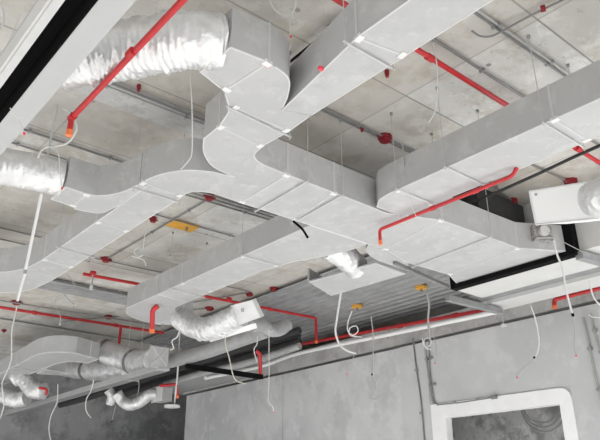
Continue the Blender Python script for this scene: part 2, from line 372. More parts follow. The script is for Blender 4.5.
flex('foil_hose', 'thick crinkled foil hose at upper left, the biggest and brightest', [(1.44, 2.316, 3.72), (1.33, 2.36, 3.71), (1.2, 2.49, 3.70), (1.07, 2.65, 3.69), (.96, 2.78, 3.68), (.86, 2.90, 3.66)], .143, amp=.06, crumple=.075)
flex('foil_hose', 'smooth silver foil hose entering from the left edge', [(1.41, 4.28, 3.72), (1.25, 4.31, 3.72), (1.02, 4.36, 3.715), (.72, 4.5, 3.71)], .128, amp=.03, crumple=.05)
flex('foil_hose', 'sagging silver foil hose between the lower branch elbow and the tilted plenum', [(3.84, 6.76, 3.70), D(182, 319, 7.6), D(198, 328, 7.35), D(213, 328, 7.1), D(228, 321, 6.95), D(240, 315, 6.85)], .125, amp=.06, crumple=.06)
flex('foil_hose', 'short bright foil hose curling out of the trunk into the shallow tray', [P(328, 247, z=3.72), P(336, 251, z=3.70), P(345, 257, z=3.68), P(356, 266, z=3.67)], .115, amp=.06, crumple=.06)
# tilted plenum
c = [D(230, 306, 6.85), D(252, 300, 6.65), D(260.5, 317.5, 6.6), D(236, 326, 6.8)]
t = T('tilted_plenum', 'tilted pale plenum box hanging at the end of the sagging foil hose', 'plenum box', (c[0]+c[2])/2)
nrm = (c[1]-c[0]).cross(c[3]-c[0]).normalized()
if nrm.dot(_fw) < 0: nrm = -nrm
bm = BM(); v = [bm.verts.new(p) for p in c] + [bm.verts.new(p+nrm*.13-_r*.05) for p in c]
for q in ((0, 1, 2, 3), (4, 5, 6, 7), (0, 1, 5, 4), (1, 2, 6, 5), (2, 3, 7, 6), (3, 0, 4, 7)): bm.faces.new([v[i] for i in q])
t.part('box', bm, 'white_box', smooth=0)
fl = [D(209, 337, 7.15), D(252, 324, 6.75), D(253, 329, 6.8), D(210, 342, 7.2)]
bm = BM(); v = [bm.verts.new(p) for p in fl] + [bm.verts.new(p+nrm*.06) for p in fl]
for q in ((0, 1, 2, 3), (4, 5, 6, 7), (0, 1, 5, 4), (1, 2, 6, 5), (2, 3, 7, 6), (3, 0, 4, 7)): bm.faces.new([v[i] for i in q])
t.part('diffuser_rail', bm, 'white_box', smooth=0)
for (a, b) in (((241, 308.5), (244, 311.5)),):
    p, q = D(*a, 6.70), D(*b, 6.70); t.part('sticker', obox(BM(), (p+q)/2, _r*.015, _u*.018, _fw*.004), 'steel', label='small grey sticker', smooth=0)
for a, b in (((229, 309), (237, 324)), ((251, 301), (229, 324))): pass
flex('insulated_hose', 'grey wrapped hose wiggling away behind the tilted plenum', [D(250, 326, 7.6), D(262, 325, 7.8), D(270, 330, 7.9), D(279, 330, 8.0), D(288, 324, 8.1)], .075, m='foil_dull', amp=.05, crumple=.05, cat='flexible duct')
# ---------------------------------------------------------------- slot trough at upper left
t = T('slot_diffuser', 'long white linear trough with a black slot at the top left corner', 'slot diffuser', (.66, 2.0, 3.35))
za = 3.35; ya, yb = .4, 4.6
t.part('side_panel', box(BM(), (.545, ya, za), (.5565, yb, za+.092)), 'white', smooth=0)
t.part('slot_lip', box(BM(), (.557, ya, za-.006), (.592, yb, za+.012)), 'flange', smooth=0)
t.part('slot', box(BM(), (.592, ya, za+.10), (.690, yb, za+.12)), 'black', label='black slot', smooth=0)
bm = box(BM(), (.690, ya, za), (.800, yb, za+.10)); t.part('bottom_panel', bm, 'trough', smooth=0)
t.part('inner_rail', box(BM(), (.684, ya, za-.002), (.6895, yb, za+.10)), 'black', smooth=0)
t.part('plenum_casing', box(BM(), (.5565, ya, za+.1205), (.69, yb, za+.15)), 'trough', smooth=0)
# ---------------------------------------------------------------- white box at right
c = [D(529.5, 191.5, 3.35), D(597, 180.5, 3.05), D(604, 217.5, 3.02), D(536, 224.5, 3.32)]
t = T('plenum_box', 'bright white plenum box at the right edge with a round hose collar', 'plenum box', (c[0]+c[2])/2)
nrm = (c[1]-c[0]).cross(c[3]-c[0]).normalized()
if nrm.dot(_fw) < 0: nrm = -nrm
bm = BM(); v = [bm.verts.new(p) for p in c] + [bm.verts.new(p+nrm*.26) for p in c]
for q in ((0, 1, 2, 3), (4, 5, 6, 7), (0, 1, 5, 4), (1, 2, 6, 5), (2, 3, 7, 6), (3, 0, 4, 7)): bm.faces.new([v[i] for i in q])
bmesh.ops.bevel(bm, geom=bm.edges[:], offset=.004, segments=2, affect='EDGES')
t.part('box', bm, 'white_box')
cc = D(607, 199.5, 3.02)
t.part('collar', tube(BM(), [cc+nrm*.03, cc-nrm*.05], .088, 28), 'white_box')
bx, by = (c[1]-c[0]).normalized(), (c[3]-c[0]).normalized()
bm = BM(); 
for i in range(4): tube(bm, [c[i], c[(i+1) % 4]], .005, 6)
t.part('edge_trim', bm, 'tape')
t.part('sticker', obox(BM(), c[0]+bx*.035+by*.02-nrm*.002, bx*.006, by*.006, nrm*.003), 'steel', label='small grey screw plate', smooth=0)
flex('foil_hose', 'silver foil hose joining the white box at the right edge', [cc-nrm*.045, cc-nrm*.10+bx*.02, cc-nrm*.17+bx*.09, cc-nrm*.2+bx*.22], .085, amp=.05, crumple=.04)
# ---------------------------------------------------------------- lower left air unit
zl, zu = 3.5, 3.715
duct('curved_supply_duct', 'dusty curved rectangular duct at lower left ending in a foil hose',
     [(3.19, 12.0), (3.14, 10.8), (3.10, 9.81)] + c2([(3.075, 9.5), (3.085, 9.22), (3.16, 8.99), (3.30, 8.87), (3.45, 8.84)]) + [(3.86, 9.03), (3.86, 9.40)] + c2([(3.66, 9.40), (3.56, 9.52), (3.52, 9.75)], 4) + [(3.52, 12.0)],
     z0=zl, z1=zu+.01, m='duct_far', seams=[((3.70, 8.955), (3.70, 9.40)), ((3.115, 10.2), (3.52, 10.2))], er=.009, clips=True)
duct('second_takeoff_duct', 'dusty short duct stub below the curved duct at lower left', [(3.53, 10.1), (3.83, 10.16), (3.83, 10.42), (3.53, 10.5)], z0=3.47, z1=3.68, m='duct_far', er=.008)
flex('foil_hose', 'upper banded foil hose from the curved duct to the linear diffuser', [D(100, 350, 9.8), D(112, 354, 9.7), D(126, 359, 9.5), D(141, 363, 9.2), D(155, 361, 8.9)], .17, m='foil_far', bands=[(.05, .05), (.55, .06)], amp=.03, crumple=.045, seg=24)
flex('foil_hose', 'lower banded foil hose lying along the linear diffuser', [D(59, 366, 11.2), D(75, 368.5, 10.8), D(95, 370.5, 10.3), D(115, 370, 9.8), D(130, 369, 9.5)], .15, m='foil_far', bands=[(.02, .05), (.42, .08)], amp=.04, crumple=.05, seg=24)
t = T('linear_diffuser', 'long white linear diffuser box along the lower left, hoses plugged into it', 'linear diffuser', (4.0, 8, 3.12))
t.part('diffuser_frame', box(BM(), (3.92, 7.35, 3.12), (4.07, 13.2, 3.145)), 'duct_far', smooth=0)
t.part('plenum', box(BM(), (3.945, 7.4, 3.145), (4.045, 13.15, 3.20)), 'duct_far', smooth=0)
t.part('end_plate', box(BM(), (3.80, 7.37, 3.1455), (4.05, 7.398, 3.40)), 'duct', smooth=0)
bm = BM(); tube(bm, [(3.82, 7.36, 3.17), (4.03, 7.36, 3.38)], .006, 6); tube(bm, [(4.03, 7.36, 3.17), (3.82, 7.36, 3.38)], .006, 6); t.part('cross_crease', bm, 'tape')
for xx in (3.935, 3.98, 4.025): t.part('slot_bar', box(BM(), (xx, 7.4, 3.11), (xx+.025, 13.1, 3.119)), 'steel', smooth=0)
flex('foil_hose', 'crumpled foil hose hanging at far lower left below the curved duct', [D(14, 379, 10.6), D(20, 376, 10.6), D(27, 382, 10.5), D(34, 390, 10.4), D(44, 391, 10.35)], .13, m='foil_far', amp=.05, crumple=.09, seg=24)
flex('foil_hose', 'foil hose lying at the left edge behind the diffuser end', [D(-10, 393, 10.9), D(4, 396, 10.8), D(16, 400, 10.7), D(27, 398, 10.65)], .12, m='foil_far', amp=.04, crumple=.06, seg=24)
flex('foil_hose', 'U-shaped foil hose under the diffuser before the dark opening', [D(117, 393, 10.3), D(122, 401, 10.3), D(130, 405, 10.2), D(140, 402, 10.2), D(149, 395, 10.2), D(157, 394, 10.2)], .085, m='foil_far', amp=.05, crumple=.06, seg=20)
flex('foil_hose', 'crumpled short foil stub dangling left of the U-shaped hose', [D(108, 390, 10.5), D(112, 396, 10.5), D(110, 404, 10.5)], .07, m='foil_far', amp=.06, crumple=.12, seg=20)
p = D(162, 395, 10.2)
t = T('terminal_box', 'small grey terminal box holding the U-shaped hose', 'plenum box', p)
t.part('box', obox(BM(), p, (.09, .02, 0), (-.02, .14, 0), (0, 0, .10)), 'duct_far', smooth=0)
t.part('flange', obox(BM(), p-Vector((.095, .02, 0)), (.008, .0, 0), (0, .16, 0), (0, 0, .115)), 'tape', smooth=0)
# ---------------------------------------------------------------- pipes
def pipe(name, label, pts, r, m='red', cat='pipe', group=None, heads=(), couplings=(), extra=None, seg=12, smooth_path=False):
    t = T(name, label, cat, pts[0], group)
    pts = [Vector(p) for p in pts]
    path = cr(pts, 8) if smooth_path else None
    if path is None:
        path = [pts[0]]
        for a, b, c_ in zip(pts, pts[1:], pts[2:]):            # small round bends
            k = min(r*2.2, (b-a).length*.45, (c_-b).length*.45)
            p1, p2 = b+(a-b).normalized()*k, b+(c_-b).normalized()*k
            for i in range(6):
                f = i/5; path.append(p1*(1-f)**2+b*2*f*(1-f)+p2*f*f)
        path.append(pts[-1])
    t.part('pipe', tube(BM(), path, r, seg), m, smooth=50)
    for p, d in couplings:
        p, d = Vector(p), Vector(d).normalized(); t.part('coupling', tube(BM(), [p-d*r*1.5, p+d*r*1.5], r*1.35, 14), m)
    for p in heads:
        p = Vector(p); h = t.part('sprinkler_outlet', tube(BM(), [p+Vector((0, 0, .004)), p-Vector((0, 0, .03))], r*1.12, 12), 'cap', label='orange capped outlet')
    return t
Y = Vector((0, 1, 0)); X = Vector((1, 0, 0))
pipe('sprinkler_pipe', 'thick red pipe slanting across the foil hose at upper left, ending in an orange cap', [P(200, -18, z=3.52), P(71.5, 118, z=3.52), P(71.5, 118, z=3.52)-Vector((0, 0, .085))], .0155, heads=[P(71.5, 118, z=3.52)-Vector((0, 0, .08))], couplings=[(P(131, 53, z=3.52), Y), (P(72.3, 117, z=3.52), Y)], group='red sprinkler pipes')
pipe('sprinkler_pipe', 'red pipe under the upper right duct, dropping to an orange cap below the trunk', [(3.53, 2.02, 3.60), (3.53, 2.06, 3.555), (3.53, 3.245, 3.555), (3.53, 3.245, 3.46)], .0135, heads=[(3.53, 3.245, 3.46)], couplings=[((3.53, 2.35, 3.555), Y), ((3.53, 2.72, 3.555), Y)], group='red sprinkler pipes')
pipe('sprinkler_pipe', 'red pipe under the slab at upper right beside a grey conduit', [(1.9, 2.03, 4.10), (5.25, 2.06, 4.10)], .0175, couplings=[((2.75, 2.04, 4.10), X), ((4.5, 2.05, 4.10), X)], group='red sprinkler pipes')
pipe('sprinkler_pipe', 'long thin red pipe crossing the slab at far left above the curved duct', [(2.2, 9.42, 4.10), (5.0, 9.3, 4.10)], .021, couplings=[((3.0, 9.39, 4.10), X), ((4.2, 9.33, 4.10), X)], group='red sprinkler pipes')
t = pipe('sprinkler_pipe', 'red pipe behind the ducts with a tee at left and a long drop at right', [(2.82, 7.32, 4.10), (4.2, 7.2, 4.10), P(316, 318, z=4.10), P(316, 318, z=4.10)-Vector((0, 0, .34))], .020, heads=[P(316, 318, z=4.10)-Vector((0, 0, .34))], couplings=[(P(93, 273, z=4.10), X), (P(270, 309, z=4.10), X), (P(229, 299, z=4.10), X)], group='red sprinkler pipes')
pp = P(93, 273, z=4.10)
t.part('drop_nipple', tube(BM(), [pp, pp-Vector((0, 0, .16))], .010, 8), 'wire', label='grey drop nipple'); t.part('drop_head', tube(BM(), [pp-Vector((0, 0, .15)), pp-Vector((0, 0, .20))], .018, 10), 'clip', label='white sprinkler head')
pipe('sprinkler_pipe', 'long red pipe along the top of the right wall, above the white pipe', [P(296, 345, x=6.72), P(496, 308, x=6.72)], .024, couplings=[(P(400, 326, x=6.72), Y), (P(455, 315.5, x=6.72), Y)], group='red sprinkler pipes')
pipe('sprinkler_pipe', 'short red pipe at the right edge below the white boards, ending in orange cap', [P(640, 278, x=6.6), P(554.5, 299.5, x=6.6), P(554.5, 306, x=6.6)], .024, heads=[P(554.5, 306, x=6.6)], group='red sprinkler pipes')
a = P(152, 309, z=3.6)
pipe('sprinkler_pipe', 'short red drop pipe in front of the lower branch elbow', [D(158, 306, 7.2), D(152.5, 310, 7.2), D(152, 331, 7.2)], .028, heads=[D(152, 330, 7.2)], group='red sprinkler pipes')
pipe('sprinkler_pipe', 'red drop pipe by the end of the black strut above the grey wall', [D(256, 351, 9.0), D(260, 354, 9.0), D(260.5, 377, 9.0)], .026, heads=[D(260.5, 377, 9.0)], group='red sprinkler pipes')
pipe('sprinkler_pipe', 'red elbow pipe by the terminal box near the wall corner', [D(160, 386, 10.0), D(176.5, 384, 9.9), D(177.5, 396, 9.9)], .022, heads=[D(177.5, 396, 9.9)], group='red sprinkler pipes')
pipe('sprinkler_pipe', 'tiny red elbow on the crumpled foil hose at lower left', [D(39, 388, 10.1), D(47, 389, 10.1), D(46, 395, 10.1)], .02, group='red sprinkler pipes')
pipe('sprinkler_pipe', 'red vertical drop above the upper banded hose at lower left', [P(121, 325, z=4.08), P(121, 325, z=4.08)-Vector((0, 0, .34))], .022, group='red sprinkler pipes')
pipe('sprinkler_pipe', 'tiny red nipple against the lower banded hose', [D(116, 361, 9.9), D(115.5, 371, 9.9)], .016, group='red sprinkler pipes')
# grey conduits on the slab
def con(label, a, b, z=4.178, r=.011, m='conduit', ys=None, boxes=()):
    g = 'conduits on the slab'
    t = T('conduit', label, 'conduit', a if len(a) == 3 else P(*a, z=z), g)
    A, B = (Vector(a) if len(a) == 3 else P(*a, z=z)), (Vector(b) if len(b) == 3 else P(*b, z=z))
    r *= .68; t.part('tube', tube(BM(), [A, B], r, 8), m)
    n = max(2, int((B-A).length/.7)); d = (B-A).normalized(); s = d.cross(Vector((0, 0, 1)))
    for i in range(n):
        p = A.lerp(B, (i+.5)/n); t.part('saddle', obox(BM(), p, d*.008, s*(r+.009), (0, 0, r+.002)), 'steel', smooth=0)
    return t
con('conduit crossing from the upper duct to the red box, upper of the pair', (2.2, 2.955, 4.178), (3.75, 2.965, 4.178), r=.012)
con('conduit crossing from the upper duct to the red box, lower of the pair', (2.2, 2.985, 4.178), (3.75, 2.998, 4.178), r=.012)
con('conduit at top right beside a second one, upper of the pair', (2.62, 1.648, 4.18), (3.75, 1.640, 4.18), r=.012, m='conduit_light')
con('conduit at top right beside a second one, lower of the pair', (2.62, 1.672, 4.18), (3.75, 1.664, 4.18), r=.012)
con('grey conduit running just above the red pipe at upper right', (2.0, 1.97, 4.178), (5.2, 1.98, 4.178), r=.014)
con('dark conduit under the biggest foil hose, along the concrete band', (1.1, 3.60, 4.15), (2.3, 3.60, 4.15), r=.013)
con('second conduit under the biggest foil hose, along the concrete band', (1.1, 3.645, 4.148), (2.3, 3.645, 4.148), r=.009, m='conduit_light')
con('dark conduit above the side take-off fitting at left', (.9, 4.60, 4.178), (2.2, 4.61, 4.178), r=.014)
con('lower dark conduit behind the silver hose at the left edge', (.9, 4.86, 4.178), (2.2, 4.86, 4.178), r=.012)
con('conduit from the red box under the junction, first of three in a bundle', (2.3, 4.70, 4.178), (4.4, 4.64, 4.178), r=.013)
con('conduit under the junction, middle one of three in a bundle', (2.3, 4.76, 4.178), (4.4, 4.70, 4.178), r=.013)
con('conduit under the junction, far one of three in a bundle', (2.3, 4.83, 4.178), (4.4, 4.77, 4.178), r=.013)
con('conduit slanting between two red boxes left of the orange plate', (2.90, 6.9, 4.178), (2.91, 4.75, 4.178), r=.011)
con('conduit passing the orange plate', (2.3, 5.40, 4.18), (4.0, 5.38, 4.18), r=.011)
con('conduit by the far left red box, upper line', (2.3, 6.95, 4.178), (4.9, 6.85, 4.178), r=.012)
con('conduit by the far left red box, lower line', (2.3, 7.1, 4.178), (4.2, 7.03, 4.178), r=.010, m='conduit_light')
con('conduit at the left edge above the end elbow, upper line', (1.2, 6.68, 4.178), (2.5, 6.68, 4.178), r=.013)
con('conduit at the left edge above the end elbow, lower line', (1.2, 7.0, 4.178), (2.4, 7.0, 4.178), r=.013)
con('conduit at far left above the long thin red pipe', (1.9, 9.2, 4.13), (4.8, 9.05, 4.13), r=.015)
con('conduit at far left below the long thin red pipe', (1.9, 10.3, 4.178), (5.6, 10.4, 4.178), r=.018)
con('conduit slanting across the slab behind the tee pipe', (4.9, 6.9, 4.178), (4.1, 9.2, 4.178), r=.012)
con('thin conduit slanting towards the slab from the far left red box', (3.6, 9.9, 4.178), (4.9, 7.9, 4.178), r=.012)
con('pale conduit crossing the slab under the lower branch duct', (4.05, 5.7, 4.178), (4.25, 4.4, 4.178), r=.014)
con('conduit at the far right under the slab, behind the white box', (4.55, 2.9, 4.178), (5.28, 3.05, 4.178), r=.012)
con('thin conduit at the far right beside a dark red box', (4.6, 2.5, 4.178), (5.28, 2.46, 4.178), r=.010)
t = T('conduit', 'bent conduit at the top right corner with a loose curled end', 'conduit', P(472, 31, z=4.17), 'conduits on the slab')
t.part('tube', tube(BM(), cr([P(472, 31, z=4.15), P(480, 36, z=4.15), P(490, 36.5, z=4.15), P(499, 33, z=4.15), P(508, 28, z=4.15), P(530, 16, z=4.16), P(575, -6, z=4.16)], 6), .0065, 8), 'conduit')
t.part('red_clip', obox(BM(), P(543, 8.5, z=4.15), (.012, .006, 0), (-.006, .012, 0), (0, 0, .014)), 'redbox', label='red clip')
single('insulated_pipe', tube(BM(), [P(466, 205, z=3.95), P(500, 191, z=3.95), P(540, 173, z=3.95), P(575, 156.5, z=3.95), P(640, 128, z=3.95)], .0125, 12), 'blackpipe', P(466, 205, z=3.95), 'black foam-wrapped pipe behind the upper right duct, running towards the right edge', 'pipe')
single('dark_filler_box', box(BM(), (4.50, 2.98, 3.94), (5.22, 3.75, 4.15), .01), 'blackpipe', (4.8, 3.4, 3.94), 'black filler box added for the darkness in the gap behind the upper right duct', 'duct')  # added box, its black stands in for the darkness of the gap
t = T('cable_pair', 'two black cables strapped together behind the top duct', 'cable', P(299, 62, z=4.15))
for k in (0, 1): t.part('cable', tube(BM(), [P(285+k*2, 66+k*5, z=4.15), P(317, 40+k*4, z=4.15), P(345, 17+k*4, z=4.15)], .009, 8), 'black')
t.part('strap', obox(BM(), P(333, 28, z=4.15), (.03, .0, 0), (0, .015, 0), (0, 0, .015)), 'black', smooth=0)
# wall-side services
def srv(name, label, pts, r, m, cat='pipe', couplings=()): return pipe(name, label, pts, r, m, cat, 'services above the right wall', couplings=couplings, smooth_path=True)
srv('white_pipe', 'long white pipe running along above the right wall', [D(205, 378, 10.3), P(262, 366, x=6.66), P(300, 353, x=6.66), P(400, 332, x=6.66), P(502, 310.5, x=6.66)], .030, 'white_box', couplings=[])
srv('insulated_pipe', 'thick grey wrapped pipe slanting up to the tilted plenum', [D(168, 362, 9.3), D(205, 352, 8.9), D(245, 338, 8.5), D(268, 330, 8.2)], .095, 'foil_dull')
srv('insulated_pipe', 'upper black pipe left of the black strut', [D(60, 405, 11.4), D(90, 397, 11), D(170, 371, 10.2), D(230, 352, 9.8), D(300, 330, 9.3)], .05, 'blackpipe')
srv('insulated_pipe', 'lower black pipe left of the black strut', [D(110, 398, 11.2), D(170, 379, 10.6), D(240, 358, 10.2), D(300, 341, 9.8)], .06, 'blackpipe')
srv('insulated_pipe', 'middle black pipe running behind the linear diffuser', [D(120, 390, 11.5), D(180, 372, 11), D(240, 352, 10.6), D(300, 335, 10.2)], .04, 'blackpipe')
srv('cable_tray_pipe', 'grey pipe below the black pipes, towards the wall corner', [D(165, 385, 10.4), D(200, 374, 10.1), D(250, 362, 9.7), D(300, 346, 9.3)], .05, 'foil_dull')
single('strut_channel', obox(BM(), (D(186, 366, 9.0)+D(262, 377, 8.8))/2, (D(262, 377, 8.8)-D(186, 366, 9.0))/2, (0, .03, .0), (0, 0, .03)), 'black', D(186, 366, 9), 'long black strut crossing in front of the pipes above the grey wall', 'strut channel')
# grey soffit duct above the wall's left end
out = [P(150, 391, z=3.66), P(187, 396, z=3.66), P(255, 378.5, z=3.66), P(213, 373, z=3.66)]
bm = BM(); prism(bm, [(p.x, p.y) for p in out], 3.66, 3.83)
single('flat_duct', bm, 'duct_far', out[0], 'flat angular grey duct resting over the left end of the wall', 'duct')
def strut(label, a, b, r=.02, m='steel', grp='steel struts at right'):
    a, b = Vector(a), Vector(b); d = (b-a).normalized(); s = d.cross(Vector((0, 0, 1))).normalized()
    t = T('strut_channel', label, 'strut channel', a, grp); c = (a+b)/2
    t.part('channel', obox(BM(), c, (b-a)/2, s*r, (0, 0, r)), m, smooth=0)
    t.part('end_cap', obox(BM(), b+d*.003, d*.003, s*r*.9, (0, 0, r*.9)), 'conduit', smooth=0); return t
strut('grey slotted strut sticking out below the left end of the white boards', P(447, 298, z=3.55), P(501, 311.5, z=3.55), .03)
strut('grey slotted strut at the right edge crossing the white boards', P(579, 255, z=3.55), P(640, 272, z=3.55), .035)
strut('grey steel angle along the far edge of the wide trunk', (4.25, 3.75, 3.585), (5.18, 3.90, 3.585), .016, 'conduit')
# rod under strut end
t = T('threaded_rod', 'thin threaded rod with a white nut at the end of the left strut', 'threaded rod', P(500, 312, z=3.5), None)
p = P(502, 313, z=3.6); t.part('rod', tube(BM(), [(p.x, p.y, H), (p.x, p.y, 3.44)], .008, 8), 'wire'); t.part('nut', tube(BM(), [(p.x, p.y, 3.47), (p.x, p.y, 3.44)], .03, 6), 'clip')
# ---------------------------------------------------------------- junction boxes and plates on the slab
def rbox(label, px, py, s=.045, z=4.172):
    p = P(px, py, z=z); t = T('junction_box', label, 'junction box', (p.x, p.y, H), 'red junction boxes')
    t.part('base', tube(BM(), [(p.x, p.y, H+.002), (p.x, p.y, H-.03)], s, 8), 'redbox', smooth=20)
    t.part('cover', tube(BM(), [(p.x, p.y, H-.03), (p.x, p.y, H-.05)], s*.8, 8), 'redbox', smooth=20)
    for a in (0, 1): t.part('conduit_hub', tube(BM(), [(p.x-s*1.3+a*s*2.1, p.y, H-.02), (p.x-s*.8+a*s*2.1, p.y, H-.02)], min(.014, s*.3), 8), 'redbox')
rbox('dark red junction box beside the end of the upper right duct', 385, 139, .055)
rbox('dark red junction box under the curved edge of the junction', 209.5, 197.5, .045)
rbox('dark red junction box next to the orange plate', 153, 220, .035)
rbox('dark red junction box at the end of the slanting conduit, right of the branch duct', 106, 260, .05)
rbox('dark red junction box below the hanging pole', 16.5, 303, .06)
rbox('dark red junction box above the long thin red pipe, far left', 108.7, 317.5, .055)
rbox('dark red junction box above the tilted plenum, left of two', 249, 294.5, .045)
rbox('dark red junction box above the tilted plenum, right of two', 274, 289.5, .05)
rbox('dark red junction box left of the tilted plenum behind the red pipe', 209.5, 309, .055)
rbox('dark red junction box right above the white box', 571, 183, .06)
rbox('dark red junction box in the dark behind the upper right duct', 513, 202, .045)
rbox('small red clip on the slab between the two upper ducts', 387, 74, .016)
rbox('small red clip on the conduit left of the red box', 362, 129, .013)
rbox('small red clip under the biggest foil hose', 138.5, 91, .014, 4.15)
rbox('tiny red clip at far left above the red pipe line', 4, 331, .03)
def plate(label, px, py, sx, sy):
    p = P(px, py, z=H); t = T('cover_plate', label, 'cover plate', p, 'orange plates on the slab')
    t.part('plate', box(BM(), (p.x-sx, p.y-sy, H-.012), (p.x+sx, p.y+sy, H-.001)), 'orange', smooth=0)
    t.part('bolt', tube(BM(), [(p.x+sx*.3, p.y, H-.012), (p.x+sx*.3, p.y, H-.05)], .014, 6), 'conduit')
plate('orange rectangular plate on the slab in the centre left', 183, 225, .15, .10)
plate('orange plate under the metal deck, right of two', 421, 286, .06, .10) if False else None
for lab, px, py in (('orange round fitting under the metal deck, nearer the strut', 421, 286.5), ('orange round fitting under the metal deck, above the coiled cable', 357, 305.5)):
    p = P(px, py, z=H-.05); t = T('cover_plate', lab, 'cover plate', p, 'orange plates on the slab')
    t.part('plate', tube(BM(), [p, p-Vector((0, 0, .03))], .075, 14), 'orange'); t.part('bolt', tube(BM(), [p-Vector((0, 0, .03)), p-Vector((0, 0, .07))], .016, 6), 'conduit')
# ---------------------------------------------------------------- hangers
def hanger(label, a, b, zb=3.568, bar=True, ins=0):
    a, b = V2(a), V2(b); t = T('duct_hanger', label, 'duct hanger', (a.x, a.y, zb), 'trapeze hangers of the ducts')
    d = (b-a).normalized(); n = Vector((-d.y, d.x)); m = (a+b)/2; L = (b-a).length/2
    if bar: t.part('trapeze_bar', obox(BM(), (m.x, m.y, zb+.022), (d.x*(L+.012), d.y*(L+.012), 0), (n.x*.004, n.y*.004, 0), (0, 0, .004)), 'flange', smooth=0)
    for p in (a, b):
        t.part('hanger_wire', tube(BM(), [(p.x, p.y, H), (p.x, p.y, zb)], .0028, 6), 'wire')
        t.part('anchor', tube(BM(), [(p.x, p.y, H), (p.x, p.y, H-.02)], .011, 8), 'steel')
hanger('thin hanger across the upper right duct, ahead of the red pipe', (3.15, 2.30), (3.60, 2.30))
hanger('thin hanger across the upper right duct near the right edge', (3.15, 1.60), (3.60, 1.60))
hanger('thin hanger at the closed end of the upper right duct', (3.15, 2.72), (3.60, 2.72))
hanger('thin hanger on the trunk beside the dark shadow, right of two', (2.93, 3.02), (2.98, 3.64))
hanger('thin hanger on the trunk next to the junction, left of two', (2.60, 3.01), (2.63, 3.64))
hanger('thin hanger across the neck below the biggest foil hose', (1.68, 2.61), (2.14, 2.64))
hanger('thin hanger on the slanting lower branch duct, far one', (3.09, 5.72), (3.53, 5.76))
hanger('thin hanger on the slanting lower branch duct, near one', (3.10, 4.48), (3.54, 4.48))
hanger('thin hanger at the curve of the S-shaped elbow', (1.76, 3.86), (2.12, 3.86))
hanger('thin hanger on the straight branch duct at left', (1.79, 5.3), (2.13, 5.34))
hanger('thin hanger over the top duct at the taper joint', (1.79, 1.80), (2.12, 1.80))
hanger('thin hanger on the wide end of the trunk', (4.4, 2.83), (4.48, 3.74))
hanger('thin hanger on the dusty curved duct', (3.07, 10.4), (3.56, 10.4), 3.468)
hanger('thin hanger on the linear diffuser near its end plate', (3.90, 8.2), (4.09, 8.2), 3.086)
# ---------------------------------------------------------------- loose cables
def cable(label, pts, d=None, z=None, r=.007, m='cable', tip=None, n=6, grp='loose hanging cables', top=True):
    r *= .58
    if d is None: d = depth(P(*pts[0], z=z if z else H))
    w = [D(px, py, d) for px, py in pts]
    t = T('hanging_cable', label, 'cable', w[0], grp)
    path = cr(w, n)
    t.part('cable', tube(BM(), path, r, 8), m, smooth=60)
    if tip:
        p = w[-1]; dr = (w[-1]-w[-2]).normalized(); s = max(r*1.2, .0055)*(d/3)**.35
        t.part('connector', tube(BM(), [p-dr*s*.6, p+dr*s*1.6], s, 8), tip, label={'redtip': 'red connector', 'clip': 'white connector', 'black': 'black connector'}.get(tip))
    return t
cable('thick white cable curling beside the orange cap of the slanting red pipe', [(62, 108), (70, 113), (75.5, 122), (76, 131), (68, 142.5), (56, 146), (46.5, 147), (41, 151), (37.5, 158)], d=4.3, r=.012)
cable('thin white cable with a red connector hanging in front of the left foil hose', [(47, 146.5), (55, 148), (59, 157), (60, 172), (62, 188)], d=4.25, r=.006, tip='redtip')
cable('thin wire with a red connector at the lower end of the black slot', [(10, 108), (17, 117), (22, 128), (24, 133)], d=2.9, r=.004, tip='redtip')
cable('looped white cable at the top with a red connector above the top duct', [(297, -6), (295, 8), (290, 20), (291, 36)], d=3.5, r=.008, tip='redtip')
cable('white loop of cable at the top edge', [(270, -4), (271, 4), (277, 12), (287, 16), (294, 10), (296, -4)], d=3.5, r=.010)
cable('white cable tail leaving the red connector at the top', [(291, 44), (288, 54), (282, 63), (276, 69)], d=3.5, r=.006)
cable('thin white cable dangling between the two upper ducts', [(431, 40), (436.5, 62), (437.5, 90), (435, 111), (428.5, 123)], r=.007)
cable('thick white cable hanging beneath the shallow tray', [(341, 292), (337, 318), (335.5, 332), (340, 345), (348, 351), (356, 353.5)], d=6.0, r=.016)
cable('curled grey cable right of the thick white one', [(352, 311), (348, 322), (348, 331), (353, 335), (358, 331), (356, 326), (350, 328), (350, 335), (362, 337)], d=7.0, r=.011)
cable('straight grey cable with a black connector in front of the grey wall', [(371, 316), (373, 335), (373, 358), (372, 374)], d=7.0, r=.010, m='cable_grey', tip='black')
cable('thin dark wire tail scribbled on the grey wall', [(372, 376), (376, 384), (374, 392), (370, 397), (375, 399), (381, 395)], d=7.2, r=.006, m='cable_grey')
cable('small wire with a red connector left of the grey wall scribble', [(354, 355), (352, 362), (348, 366), (347, 374)], d=7.0, r=.007, m='cable_grey', tip='redtip')
cable('wide grey strap hanging from the right orange fitting', [(427, 292), (429, 305), (428, 320), (430, 340)], d=7.2, r=.020, m='cable_grey')
cable('coiled pale cable at the head of the wall cables', [(422, 338), (424, 345), (429, 346), (431, 341), (428, 338), (424, 340), (425, 347), (432, 350)], d=7.6, r=.012)
cable('grey wire with a red connector beside the coiled cable on the wall', [(432, 330), (436, 345), (436, 358), (435, 363)], d=7.6, r=.008, m='cable_grey', tip='redtip')
cable('long white cable hanging at right in front of the white boards', [(554, 240), (557, 254), (563, 270), (565, 284), (568, 298), (572.5, 314)], d=4.9, r=.013, tip='black')
cable('thin wire hanging on below the long white cable at right', [(573, 316), (575, 330), (574, 345), (576, 355)], d=4.9, r=.005, m='cable_grey', tip='redtip')
cable('white cable curling at the right edge under the white boards', [(590, 280), (592, 293), (597, 302), (606, 309)], d=5.4, r=.011)
